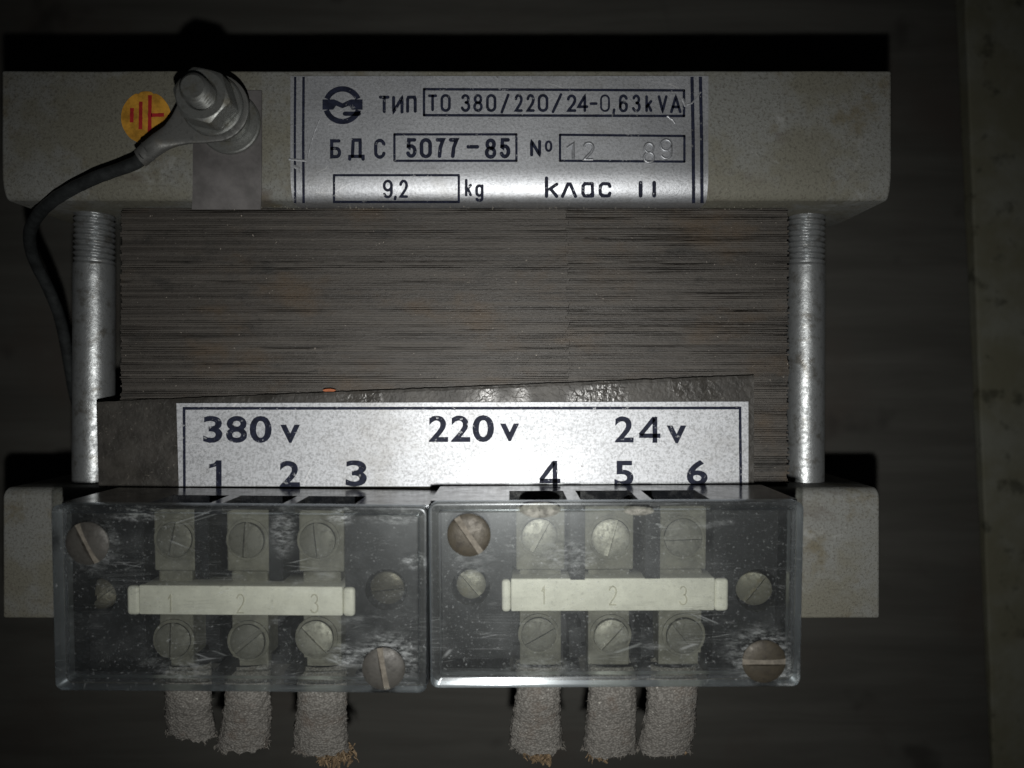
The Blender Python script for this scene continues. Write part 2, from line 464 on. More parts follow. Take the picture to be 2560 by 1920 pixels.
def tie_rod(xc, D, r, label):
    mb = MB()
    top = Vector((xc, 40.6, CAM_H - D)); L = 40.6 + 24.2
    thread_tube(mb, top, (-.004, -1, 0), L, r, 1.32, .62, 0, 12.8, (1, 0, 0), step=.13, seg=44, lump=.05)
    o = mb.build("tie_rod", ZINC, T, smooth=60); o["label"] = label
xr_ = (U(1969, 0, 183).x + U(2061, 0, 183).x) / 2
tie_rod(xr_, 183, 4.35, "right zinc plated tie rod with coarse threaded upper end")
xl_ = (U(189, 0, 181).x + U(284, 0, 181).x) / 2
tie_rod(xl_, 181, 4.5, "left zinc plated tie rod, lower part behind the dark strip")

# ------------------------------------------------------------------ sheets wrapped on the upper clamp
def up_profile_pts(off, y_top, z_end):
    pts = profile(UP["ztop_y"], UP["bend_y"], UP["zf"], UP["R"], UP["zback"], 3.6, 1, off, 16)
    pts = [p for p in pts[1:-1]]
    n = 10; y_b = pts[0][0]
    flat = [(y_top + (y_b - y_top) * k / n, UP["zf"] + off) for k in range(n)]
    return flat + pts + [(UP["bend_y"] - off, z_end)]
def up_hit(px, py, off):
    """point where the view ray through a photo pixel meets the wrapped plate (offset off)"""
    s = (960 - py) / F
    D = CAM_H - UP["zf"] - off
    ra, rb = UP["R"][0] + off, UP["R"][1] + off
    cy = UP["bend_y"] + UP["R"][0]; cz = UP["zf"] - UP["R"][1]
    if s * D >= cy: return U(px, py, D)
    # circle intersection: y = s D, z = CAM_H - D
    Dc = CAM_H - cz; u, v = 1 / ra ** 2, 1 / rb ** 2
    A = s * s * u + v; B = -2 * (s * cy * u + Dc * v); C = cy * cy * u + Dc * Dc * v - 1
    disc = max(0, B * B - 4 * A * C)
    D = (-B - math.sqrt(disc)) / (2 * A)
    return U(px, py, D)

def wrapped_sheet(name, mat, xl, xr, off, y_top, z_end, prof=None, warp=0.0, parent=None, pxs=None):
    mb = MB(); th = off * .8
    prof = prof or up_profile_pts(off, y_top, z_end)
    inn = [(p[0] + (0 if i < 11 else 0), p[1]) for i, p in enumerate(prof)]
    n = 40; rows = []
    for k in range(n + 1):
        x = xl + (xr - xl) * k / n
        if pxs:   # strap runs slightly askew
            X = lambda z: ((pxs[0] + (pxs[1] - pxs[0]) * k / n) - 1280 - 9 * sm((90 - z) / 8)) / F * (CAM_H - z)
        else: X = lambda z: x
        rows.append([(X(z), y, z + (warp * noise.noise(Vector((x * .05, y * .08, 1))) if z > 86 else 0)) for y, z in prof])
    rows_in = [[(p[0], p[1] + (0 if j > 10 else 0), p[2] - th) if j <= 10 else (p[0], p[1] + th * .7, p[2] - th * .7) for j, p in enumerate(r)] for r in rows]
    mb.grid(rows, flip=True); mb.grid(rows_in)
    m = len(prof)
    for r, q in ((rows[0], rows_in[0]), (rows[-1], rows_in[-1])):
        mb.grid([r, q])
    mb.grid([[r[0] for r in rows], [q[0] for q in rows_in]]); mb.grid([[r[-1] for r in rows], [q[-1] for q in rows_in]])
    return mb.build(name, mat, parent or T, smooth=50)

PL_OFF = .40
plate = wrapped_sheet("type_plate", ALU, U(726, 0, 164.6).x, U(1771, 0, 164.6).x, PL_OFF, U(0, 190, 164.6).y, 81.4, warp=.05)
plate["label"] = "aluminium type plate with printed ratings, bent round the upper clamp's edge"
STR_OFF = .5
strap = wrapped_sheet("ground_strap", STRAP, U(478, 0, 164.5).x, U(650, 0, 164.5).x, STR_OFF, U(0, 226, 164.5).y, 81.9,
                      prof=[(U(0, 226, 164.5).y - (U(0, 226, 164.5).y - 46) * k / 11, 89.5) for k in range(12)] +
                           [(46 - 8.2 * k / 8, 89.5 - 2.2 * (k / 8) ** 1.7) for k in range(1, 9)], warp=.03, pxs=(482, 654))
strap["label"] = "dull grey metal strap under the ground bolt"

# ------------------------------------------------------------------ stroke lettering
def arc(cx, cy, rx, ry, a0, a1, n=14):
    return [(cx + rx * math.cos(math.radians(a0 + (a1 - a0) * k / n)), cy + ry * math.sin(math.radians(a0 + (a1 - a0) * k / n))) for k in range(n + 1)]
def loop(x0, x1, y0, y1, ry):
    cx, rx = (x0 + x1) / 2, (x1 - x0) / 2
    p = arc(cx, y0 + ry, rx, ry, 180, 360) + arc(cx, y1 - ry, rx, ry, 0, 180)
    return p + [p[0]]
six = [arc(.5, .27, .5, .27, 340, 180) + [(0, .5), (0, .72)], loop(0, 1, .42, 1, .26)]
G = {
 '0': [loop(0, 1, 0, 1, .27)], 'O': [loop(0, 1, 0, 1, .27)], 'o': [loop(0, 1, 0, 1, .4)],
 '1': [[(0, .28), (.65, 0), (.65, 1)]],
 '2': [arc(.5, .28, .5, .28, 190, 375) + [(.8, .55), (.02, 1), (1, 1)]],
 '3': [arc(.48, .24, .44, .24, 200, 440), arc(.48, .73, .52, .27, 275, 520)],
 '4': [[(.74, 1), (.74, 0), (0, .74), (1, .74)]],
 '5': [[(.93, 0), (.14, 0), (.07, .46)] + arc(.48, .69, .52, .31, 225, 515)],
 '6': six, '9': [[(1 - x, 1 - y) for x, y in p] for p in six],
 '7': [[(0, 0), (1, 0), (.52, .48), (.36, 1)]],
 '8': [loop(.06, .94, 0, .48, .24), loop(0, 1, .48, 1, .25)],
 '/': [[(0, 1), (1, 0)]], '-': [[(0, .5), (1, .5)]], ',': [[(.7, 0), (.3, 1)]], 'I': [[(.5, 0), (.5, 1)]],
 'T': [[(0, 0), (1, 0)], [(.5, 0), (.5, 1)]], 'V': [[(0, 0), (.5, 1), (1, 0)]], 'A': [[(0, 1), (.5, 0), (1, 1)], [(.2, .68), (.8, .68)]],
 'k': [[(0, 0), (0, 1)], [(1, .34), (0.02, .72)], [(.38, .58), (1, 1)]], 'N': [[(0, 1), (0, 0), (1, 1), (1, 0)]],
 'и': [[(0, 0), (0, 1), (1, 0), (1, 1)]], 'п': [[(0, 1), (0, .16), (.12, 0), (.88, 0), (1, .16), (1, 1)]],
 'Б': [[(.92, 0), (0, 0), (0, 1), (.6, 1)] + arc(.6, .74, .4, .26, 90, -90) + [(0, .48)]],
 'Д': [[(0, 1), (.02, .86), (.98, .86), (1, 1)], [(.2, .86), (.26, 0), (.78, 0), (.78, .86)]],
 'С': [arc(.5, .27, .5, .27, 350, 180) + [(0, .73)] + arc(.5, .73, .5, .27, 180, 10)],
 'g': [loop(0, 1, 0, .66, .2), [(1, 0), (1, .84)] + arc(.5, .84, .5, .16, 0, 160)],
 'л': [[(0, 1), (.42, 0), (.6, 0), (1, 1)]],
 'а': [[(.95, 0), (.2, 0), (.02, .2), (0, .8), (.16, 1), (.8, 1), (.97, .8)], [(.95, 0), (1, 1)]],
 'с': [[(1, .22), (.9, .03), (.75, 0), (.25, 0), (.03, .18), (0, .5), (.03, .82), (.25, 1), (.75, 1), (.9, .97), (1, .78)]],
}
def resample(p, step):
    out = [p[0]]
    for a, b in zip(p, p[1:]):
        d = math.hypot(b[0] - a[0], b[1] - a[1]); n = max(1, int(d / step + .5))
        for k in range(1, n + 1): out.append((a[0] + (b[0] - a[0]) * k / n, a[1] + (b[1] - a[1]) * k / n))
    return [q for i, q in enumerate(out) if i == 0 or math.hypot(q[0] - out[i-1][0], q[1] - out[i-1][1]) > .05]
def ribbon(mb, pts, w, hit, prof=((-1, 0), (1, 0)), rough=.35, caps=True):
    closed = math.hypot(pts[0][0] - pts[-1][0], pts[0][1] - pts[-1][1]) < .6 and len(pts) > 4
    pts = resample(pts, 5)
    n = len(pts); rows = []
    for i, p in enumerate(pts):
        a = pts[i-1] if i else (pts[-2] if closed else pts[0]); b = pts[i+1] if i < n - 1 else (pts[1] if closed else pts[-1])
        tx, ty = b[0] - a[0], b[1] - a[1]; l = math.hypot(tx, ty) or 1
        nx, ny = -ty / l, tx / l
        # mitre
        d1 = (p[0] - a[0], p[1] - a[1]); l1 = math.hypot(*d1) or 1
        c = abs((-d1[1] / l1) * nx + (d1[0] / l1) * ny) if (i or closed) else 1
        k = 1 / max(.55, c)
        jit = 1 + rough * .35 * noise.noise(Vector((p[0] * .13, p[1] * .13, 4)))
        row = []
        for o_, h in prof:
            row.append(hit(p[0] + nx * o_ * w / 2 * k * jit, p[1] + ny * o_ * w / 2 * k * jit, h))
        rows.append(row)
    mb.grid(rows)
    if caps and not closed:
        for e, q in ((0, 1), (-1, -2)):
            p = pts[e]; tx, ty = p[0] - pts[q][0], p[1] - pts[q][1]; l = math.hypot(tx, ty) or 1; tx /= l; ty /= l
            ring = []
            for k in range(9):
                a = -math.pi / 2 + math.pi * k / 8
                ring.append(hit(p[0] + (tx * math.cos(a) - ty * math.sin(a)) * w / 2, p[1] + (ty * math.cos(a) + tx * math.sin(a)) * w / 2, prof[0][1]))
            mb.fan(ring)
def glyph(mb, ch, x0, x1, y0, y1, w, hit, **k):
    h = w / 2
    for st in G[ch]:
        ribbon(mb, [(x0 + h + (x1 - x0 - w) * a, y0 + h + (y1 - y0 - w) * b) for a, b in st], w, hit, **k)
def rect(mb, x0, x1, y0, y1, w, hit, sl=0, y1r=None):
    y1r = y1 if y1r is None else y1r
    for a, b in (((x0, y0), (x1, y0 + sl)), ((x1, y0 + sl), (x1, y1r)), ((x1, y1r), (x0, y1)), ((x0, y1), (x0, y0))):
        ribbon(mb, [a, b], w, hit)

INK_OFF = PL_OFF + .07
hit1 = lambda x, y, h=0: up_hit(x, y, INK_OFF + h)
def lettering(name, items, w):
    mb = MB()
    for it in items: glyph(mb, it[0], *it[1:5], it[5] if len(it) > 5 else w, hit1)
    return mb.build(name, INK, plate, recalc=False)
lettering("lettering", [('T', 947, 974, 239, 283, 8), ('и', 980, 1009, 240, 284, 8), ('п', 1015, 1042, 239, 282, 8)], 8)
lettering("lettering", [('T', 1070, 1093, 236, 278), ('O', 1101, 1127, 235, 280), ('3', 1152, 1176, 235, 280), ('8', 1183, 1207, 235, 280), ('0', 1215, 1241, 235, 280),
    ('/', 1251, 1274, 234, 284), ('2', 1286, 1307, 235, 280), ('2', 1316, 1337, 235, 280), ('0', 1344, 1371, 235, 280), ('/', 1379, 1406, 233, 283),
    ('2', 1417, 1441, 236, 280), ('4', 1443, 1471, 236, 280), ('-', 1474, 1494, 254, 264), ('0', 1500, 1525, 236, 280, 5), (',', 1529, 1540, 271, 288),
    ('6', 1547, 1570, 236, 281), ('3', 1580, 1602, 236, 281), ('k', 1613, 1631, 238, 280), ('V', 1644, 1669, 238, 282), ('A', 1675, 1704, 238, 283)], 7)
lettering("lettering", [('Б', 825, 853, 348, 396), ('Д', 870, 912, 346, 402), ('С', 935, 964, 347, 397)], 8.5)
lettering("lettering", [('5', 1015, 1042, 345, 395), ('0', 1049, 1080, 345, 396), ('7', 1089, 1112, 345, 395), ('7', 1122, 1146, 345, 395), ('-', 1166, 1198, 362, 372),
    ('8', 1212, 1241, 346, 397), ('5', 1249, 1276, 345, 396)], 9.5)
lettering("lettering", [('N', 1325, 1353, 350, 391, 8), ('o', 1362, 1381, 351, 380, 6)], 8)
lettering("lettering", [('9', 957, 982, 449, 496), (',', 983, 993, 489, 501), ('2', 998, 1020, 449, 495), ('k', 1162, 1180, 447, 491), ('g', 1188, 1209, 461, 505)], 7)
lettering("lettering", [('k', 1362, 1396, 441, 495), ('л', 1402, 1443, 456, 495), ('а', 1453, 1486, 455, 494), ('с', 1496, 1529, 455, 494), ('I', 1597, 1606, 452, 494, 10), ('I', 1631, 1640, 452, 494, 10)], 8.5)
for q in ((1060, 1710, 223, 288, 6.5, hit1, 3, 290), (986, 1291, 336, 402, 6, hit1, 0), (1400, 1711, 337, 402, 6, hit1, 3, 404), (835, 1147, 438, 505, 6, hit1, 0)):
    mb = MB(); rect(mb, *q)
    mb.build("printed_box", INK, plate, recalc=False)
for x, w in ((738, 6), (759, 6.5), (1730, 8.5), (1751, 8.5)):
    mb = MB(); ribbon(mb, [(x, 192), (x + (3 if x > 1500 else -1), 350), (x + (4 if x > 1500 else 0), 508)], w, hit1, caps=False)
    mb.build("frame_line", INK, plate, recalc=False)
# emblem: ring cut by a band shaped like an M, lower arc ends in a bar
mb = MB()
ex, ey = 856, 263
def ann(a0, a1, ro, ri, n=30):
    r1 = [hit1(*p) for p in arc(ex, ey, ro, ro * .97, a0, a1, n)]; r2 = [hit1(*p) for p in arc(ex, ey, ri, ri * .97, a0, a1, n)]
    mb.grid([r1, r2])
ann(203, 337, 49, 35); ann(18, 162, 49, 35)
z = lambda x, y: (680 + x * .27125, 140 + y * .27125)
tp = [(465, 400), (520, 400), (572, 400), (600, 411), (650, 436), (700, 411), (728, 400), (780, 400), (835, 400)]
bt = [(465, 495), (520, 495), (564, 495), (590, 458), (650, 482), (710, 458), (736, 495), (780, 495), (835, 495)]
mb.grid([[hit1(*z(*p)) for p in tp], [hit1(*z(*p)) for p in bt]])
ribbon(mb, [z(672, 532), z(800, 532)], 11, hit1)
mb.build("emblem", INK, plate, recalc=False)
# stamped digits, raised from behind
mb = MB()
prof = tuple((o_, h) for o_, h in ((-1.3, -.09), (-.75, .10), (-.25, .24), (.25, .24), (.75, .10), (1.3, -.09)))
for ch, x0, x1, y0, y1 in (('1', 1415, 1444, 356, 401), ('2', 1457, 1486, 354, 402), ('8', 1607, 1638, 355, 409), ('9', 1649, 1681, 346, 399)):
    glyph(mb, ch, x0, x1, y0, y1, 6.5, hit1, prof=prof, caps=False)
mb.build("stamped_number", ALU, plate, smooth=80, recalc=False)
# scratches gouged through the print (bright ridge of bare metal)
for pts, w in (([(799, 298), (786, 330), (776, 362), (769, 396)], 2.4), ([(722, 398), (745, 400), (766, 402)], 6), ([(734, 415), (748, 422), (752, 432)], 8),
               ([(1716, 262), (1730, 258), (1742, 244), (1752, 230)], 4), ([(1668, 290), (1682, 300), (1688, 308)], 5), ([(1706, 246), (1714, 266)], 7)):
    mb = MB(); ribbon(mb, pts, w, lambda x, y, h=0: up_hit(x, y, INK_OFF + .03 + h), prof=((-1, 0), (0, .05), (1, 0)), rough=1.6, caps=False)
    mb.build("scratch", ALU, plate, recalc=False)

# ------------------------------------------------------------------ ground sticker
mb = MB()
DS = 164.8
ring = []
for k in range(60):
    a = 2 * math.pi * k / 60
    r = 62.5 + .8 * noise.noise(Vector((math.cos(a) * 3, math.sin(a) * 3, 0)))
    if 66 < math.degrees(a) % 360 < 74 or 106 < math.degrees(a) % 360 < 110: r -= 3
    ring.append((365 + r * math.cos(a), 294 - r * 1.05 * math.sin(a)))
mb.grid([[U(x, y, DS + .18) for x, y in ring], [U(x, y, DS) for x, y in ring]], closed=True)
mb.fan([U(x, y, DS) for x, y in ring][::-1])
st = mb.build("ground_sticker", YEL, T)
st["label"] = "round orange sticker with red ground symbol, partly under the lug"
mb = MB()
hs = lambda x, y, h=0: U(x, y, DS - .05)
for p, w in (([(375, 238), (374, 332)], 9.5), ([(352, 254), (351, 323)], 9.5), ([(330, 270), (329, 306)], 9.5), ([(378, 288), (410, 287)], 9)):
    ribbon(mb, p, w, hs, rough=.6, caps=False)
mb.build("ground_symbol", RED, st, recalc=False)

# ------------------------------------------------------------------ ground bolt, nut, washers, lug, cable
AX = U(572, 301, 164.4); ax, ay = AX.x, AX.y
def lathe(mb, prof, cx, cy, seg=48, mi=0, cap0=True, cap1=True, wob=0.0):
    rows = [[(cx + r * math.cos(2*math.pi*k/seg), cy + r * math.sin(2*math.pi*k/seg), z + wob * noise.noise(Vector((math.cos(2*math.pi*k/seg), math.sin(2*math.pi*k/seg), z)))) for k in range(seg)] for r, z in prof]
    mb.grid(rows, closed=True, mi=mi)
    if cap0: mb.fan(rows[0], mi, True)
    if cap1: mb.fan(rows[-1], mi)
def washer(z0, ro, ri, th, dx=0, dy=0, tilt=0):
    mb = MB()
    lathe(mb, [(ri, z0), (ro - .15, z0), (ro, z0 + .2), (ro, z0 + th - .25), (ro - .3, z0 + th), (ri + .2, z0 + th), (ri, z0 + th - .2), (ri, z0)], ax + dx, ay + dy, 56, cap0=False, cap1=False, wob=.05)
    o = mb.build("washer", ZINCB, T, smooth=35); return o
ZB = 89.5
washer(ZB + .05, 6.6, 3.1, 1.2, .35, -.75)
# collar under the lug
mb = MB(); lathe(mb, [(4.9, ZB + 1.25), (5.2, ZB + 1.8), (5.2, ZB + 6.5), (4.9, ZB + 7.0)], ax, ay, 40); mb.build("spacer", ZINCB, T, smooth=40)
# lug
zl = ZB + 7.0
dirv = (Vector(U(348, 393, 157)) - Vector(U(539, 270, 157))); dirv.z = 0; dirv.normalize()
nrm = Vector((-dirv.y, dirv.x, 0))
mb = MB()
c0 = Vector((ax, ay, 0))
secs = []   # (distance along axis, half width, thickness, z centre offset, squareness)
for k in range(13):
    a = math.pi - math.pi * .62 * k / 12
    secs.append((6.9 * math.cos(a), 6.9 * math.sin(a) + .02, .95, 0, 1))
last = secs[-1]
secs += [(5.6, 4.9, .95, .0, 1), (8.3, 3.3, 1.0, .1, .9), (10.6, 2.4, 1.3, .3, .7), (12.2, 2.15, 2.3, .7, .3), (13.4, 2.05, 3.2, .9, .1), (16.0, 1.95, 3.3, .8, .0), (16.4, 2.2, 2.6, .75, .0), (16.9, 1.95, 3.2, .6, 0), (18.6, 1.9, 3.3, .3, 0)]
secs = [s_ for i, s_ in enumerate(secs) if i < 13 or s_[0] > last[0]]
rows = []
for d, hw, th, zo, sq in secs:
    row = []
    for k in range(28):
        t_ = 2 * math.pi * k / 28
        e = 1 - .75 * sq
        cx_ = math.copysign(abs(math.cos(t_)) ** e, math.cos(t_)); sx_ = math.copysign(abs(math.sin(t_)) ** e, math.sin(t_))
        p = c0 + dirv * d + nrm * (hw * cx_); row.append((p.x, p.y, zl + .5 + zo + th / 2 * sx_ - .10 * max(0, d - 9)))
    rows.append(row)
mb.grid(rows, closed=True); mb.fan(rows[0], flip=True); mb.fan(rows[-1])
lug = mb.build("cable_lug", LUGM, T, smooth=40); lug["label"] = "crimped ring lug between the washers"
washer(zl + 1.05, 6.2, 3.1, 1.35, -.15, .1)
# nut
mb = MB(); n = 72; rows = []
zn = zl + 2.45; hN = 5.6; af = 5.0; rin = 4.75; rot = math.radians(-13)
def hexr(a):
    a = (a - rot) % (math.pi / 3) - math.pi / 6
    return af / math.cos(a)
A = [2 * math.pi * k / n for k in range(n)]
rows.append([(ax + 3 * math.cos(a), ay + 3 * math.sin(a), zn) for a in A])
rows.append([(ax + rin * math.cos(a), ay + rin * math.sin(a), zn) for a in A])
rows.append([(ax + hexr(a) * math.cos(a), ay + hexr(a) * math.sin(a), zn + (hexr(a) - rin) * .6) for a in A])
rows.append([(ax + hexr(a) * math.cos(a), ay + hexr(a) * math.sin(a), zn + hN - (hexr(a) - rin) * .6) for a in A])
rows.append([(ax + rin * math.cos(a), ay + rin * math.sin(a), zn + hN) for a in A])
rows.append([(ax + 3.25 * math.cos(a), ay + 3.25 * math.sin(a), zn + hN) for a in A])
rows.append([(ax + 2.9 * math.cos(a), ay + 2.9 * math.sin(a), zn + hN - .4) for a in A])
mb.grid(rows, closed=True)
nut = mb.build("hex_nut", ZINCB, T, smooth=24)
mb = MB()
thread_tube(mb, Vector((ax, ay, 86.0)), (0, 0, 1), 22.4, 2.9, 1.0, .55, 0, 22.4, (1, 0, 0), seg=40, step=.11, cham=.7)
bolt = mb.build("ground_bolt", ZINCB, T, smooth=28); bolt["label"] = "threaded ground bolt standing out of the upper clamp"

def catmull(P, n=10):
    out = []
    for i in range(len(P) - 1):
        p0 = P[max(0, i-1)]; p1 = P[i]; p2 = P[i+1]; p3 = P[min(len(P)-1, i+2)]
        for k in range(n):
            t_ = k / n
            out.append(.5 * ((2*p1) + (p2-p0)*t_ + (2*p0-5*p1+4*p2-p3)*t_*t_ + (3*p1-p0-3*p2+p3)*t_**3))
    return out + [P[-1]]
def tube(mb, path, rad, seg=20, flat=None, wob=0.0, wf=1.0, mi=0, cap=True):
    rows = []; up = Vector((0, 0, 1))
    for i, p in enumerate(path):
        t_ = (path[min(i+1, len(path)-1)] - path[max(i-1, 0)]).normalized()
        s = t_.cross(up); s = s.normalized() if s.length > .05 else Vector((1, 0, 0)); b = s.cross(t_)
        r = rad(i / (len(path)-1)) if callable(rad) else rad
        fl = flat if flat else 1
        row = []
        for k in range(seg):
            a = 2*math.pi*k/seg
            q = p + s * math.cos(a) * r + b * math.sin(a) * r * fl
            if wob: q = q + (q - p).normalized() * wob * noise.noise(q * wf)
            row.append(q)
        rows.append(row)
    mb.grid(rows, closed=True, mi=mi)
    if cap: mb.fan(rows[0], mi, True); mb.fan(rows[-1], mi)
    return rows
mb = MB()
P = [U(362, 388, 157.2), U(338, 408, 158), U(285, 428, 159), U(228, 449, 160), U(146, 492, 163), U(95, 538, 168), U(74, 588, 174), U(86, 650, 181), U(118, 715, 187), U(145, 780, 192),
     U(162, 850, 197), U(174, 920, 201), U(188, 995, 206), U(215, 1080, 214), U(250, 1150, 224)]
tube(mb, catmull(P, 9), lambda t_: 1.5 if t_ < .01 else 1.32, 22, wob=.09, wf=.5)
cb = mb.build("ground_cable", CABLE, T, smooth=60); cb["label"] = "thin black ground cable curling down behind the left tie rod"

# ------------------------------------------------------------------ strip and voltage plate
mb = MB()
DZ = 171.2
top = []; bot = []
n = 150
for k in range(n + 1):
    px = 241 + (1885 - 241) * k / n
    py = 1006 - (px - 241) * 4 / 60 if px < 300 else 1002 - (px - 300) * (1002 - 938) / (1885 - 300)
    py += 1.5 * noise.noise(Vector((px * .05, 0, 0))) + 1.1 * noise.noise(Vector((px * .23, 3, 0)))
    p = U(px, py, DZ); top.append(p); bot.append(Vector((p.x + .5 * (1 - k / n) * (1), -22.85, p.z)))
mid = [[a + (b - a) * q for a, b in zip(top, bot)] for q in (0, .03, .5, 1)]
for p in mid[0]: p.z -= .12
dz = Vector((0, 0, -.85))
mb.grid([[p + dz for p in mid[0]]] + mid + [[p + dz for p in mid[-1]]])
mb.grid([[r[0] for r in mid], [r[0] + dz for r in mid]]); mb.grid([[r[-1] for r in mid], [r[-1] + dz for r in mid]])
o = mb.build("insulation_strip", STRIP, T); o["label"] = "dark varnished strip with slanting top edge behind the voltage plate"
DP = 170.65
vpc = [U(441, 1008, DP), U(1871, 1004, DP), Vector((U(1871, 0, DP).x, -22.7, CAM_H - DP)), Vector((U(447, 0, DP).x, -22.7, CAM_H - DP))]
mb = MB()
rows = []
for j in range(5):
    rows.append([(vpc[0].lerp(vpc[1], k / 40)).lerp(vpc[3].lerp(vpc[2], k / 40), j / 4) + Vector((0, 0, .06 * noise.noise(Vector((k * .2, j * .3, 7))))) for k in range(41)])
mb.grid(rows, flip=True)
dz = Vector((0, 0, -.4))
mb.grid([rows[0], [p + dz for p in rows[0]]]); mb.grid([[r[0] for r in rows], [r[0] + dz for r in rows]]); mb.grid([[r[-1] for r in rows], [r[-1] + dz for r in rows]])
vplate = mb.build("voltage_plate", ALU2, T, smooth=40)
vplate["label"] = "bright aluminium plate reading 380 v, 220 v, 24 v above the terminal blocks"
hit2 = lambda x, y, h=0: U(x, y, DP - .12)
mb = MB()
ymax = 960 + 22.75 / (DP - .12) * F
ribbon(mb, [(461, ymax), (460, 1021), (1850, 1020), (1852, ymax)], 7, hit2, caps=False)
mb.build("frame_line", INK, vplate, recalc=False)
def four(x0, x1, y0, y1, w=12):
    mb = MB()
    P4 = lambda a, b: (x0 + a * (x1 - x0), y0 + b * (y1 - y0))
    ribbon(mb, [P4(.74, 0), P4(.74, 1)], w, hit2, caps=False)
    ribbon(mb, [P4(.70, .06), P4(.06, .70)], w * .92, hit2, caps=False)
    ribbon(mb, [P4(0, .73), P4(1, .73)], w * .9, hit2, caps=False)
    return mb
cache = {}
def font_glyph(ch):
    if ch in cache: return cache[ch]
    cu = bpy.data.curves.new("tmp_text", 'FONT'); cu.body = ch; cu.offset = .022; cu.resolution_u = 5
    ob = bpy.data.objects.new("tmp_text", cu); scene.collection.objects.link(ob)
    dg = bpy.context.evaluated_depsgraph_get(); me = ob.evaluated_get(dg).to_mesh()
    v = [(p.co.x, p.co.y) for p in me.vertices]; f = [list(p.vertices) for p in me.polygons]
    ob.evaluated_get(dg).to_mesh_clear()
    bpy.data.objects.remove(ob); bpy.data.curves.remove(cu)
    x0, x1 = min(p[0] for p in v), max(p[0] for p in v); y0, y1 = min(p[1] for p in v), max(p[1] for p in v)
    cache[ch] = ([((x - x0) / (x1 - x0), (y1 - y) / (y1 - y0)) for x, y in v], f)
    return cache[ch]
def printed(items, mb=None):
    mb = mb or MB()
    for ch, x0, x1, y0, y1 in items:
        v, f = font_glyph(ch)
        q = []
        for a, b in v:
            X = x0 + a * (x1 - x0); Y = min(y0 + b * (y1 - y0), ymax)
            q.append(hit2(X + .7 * noise.noise(Vector((X * .2, Y * .2, 1))), Y + .7 * noise.noise(Vector((X * .2, Y * .2, 6)))))
        mb.add(q, f)
    mb.build("lettering", INK, vplate, recalc=False)
printed([('3', 508, 556, 1040, 1107), ('8', 565, 618, 1040, 1107), ('0', 624, 679, 1040, 1107), ('v', 701, 750, 1062, 1107)])
printed([('2', 1072, 1120, 1039, 1105), ('2', 1128, 1176, 1039, 1105), ('0', 1181, 1235, 1038, 1105), ('v', 1250, 1298, 1059, 1103)])
printed([('2', 1537, 1584, 1041, 1106), ('v', 1667, 1716, 1064, 1108)], four(1598, 1651, 1042, 1107))
mb = MB()
mb.add([hit2(x, y) for x, y in ((541, 1151), (554, 1151), (554, 1216), (540, 1216), (540, 1166), (523, 1171), (523, 1161), (535, 1158))], [(0, 1, 2, 3, 4), (0, 4, 5, 6, 7)])
mb.build("lettering", INK, vplate, recalc=False)
printed([('2', 699, 750, 1152, 1218)]); printed([('3', 864, 917, 1151, 1216)])
printed([], four(1349, 1401, 1152, 1221)); printed([('5', 1536, 1584, 1152, 1215)]); printed([('6', 1717, 1769, 1150, 1214)])

# ------------------------------------------------------------------ slotted screws
def screw(name, c, R, dome, slot_w, slot_d, ang, skirt, mats, parent, M=None, label=None, tilt=(0, 0)):
    """c: centre of the head's seat (mm); ang: slot angle in the XY plane"""
    mb = MB()
    hw = slot_w / 2
    def zf(x, y):
        r2 = (x * x + y * y) / (R * R)
        return skirt + dome * math.sqrt(max(0, 1 - min(1, r2) * .92)) - dome * math.sqrt(.08)
    nx, ny = 18, 9
    for sg in (-1, 1):
        rows = []
        for j in range(ny + 1):
            y = hw + (R - hw) * math.sin(math.pi / 2 * j / ny)
            hx = math.sqrt(max(0, R * R - y * y))
            rows.append([(hx * (-1 + 2 * i / nx), sg * y, zf(hx * (-1 + 2 * i / nx), y)) for i in range(nx + 1)])
        mb.grid(rows, flip=(sg < 0))
        e = rows[0]; zb = skirt + dome * .45 - slot_d
        mb.grid([e, [(p[0], p[1], zb) for p in e]], flip=(sg > 0))
        edge = [r[0] for r in rows] + [r[-1] for r in rows][::-1]
        mb.grid([edge, [(p[0], p[1], 0) for p in edge]])
    hx = math.sqrt(R * R - hw * hw); zb = skirt + dome * .45 - slot_d
    mb.grid([[(hx * (-1 + 2 * i / 8), -hw, zb) for i in range(9)], [(hx * (-1 + 2 * i / 8), hw, zb) for i in range(9)]], mi=1 if len(mats) > 1 else 0)
    X = Matrix.Translation(c) @ Matrix.Rotation(tilt[0], 4, 'X') @ Matrix.Rotation(tilt[1], 4, 'Y') @ Matrix.Rotation(ang, 4, 'Z')
    if M is not None: X = M @ X
    o = mb.build(name, mats, parent, smooth=32, matrix=X)
    if label: o["label"] = label
    return o

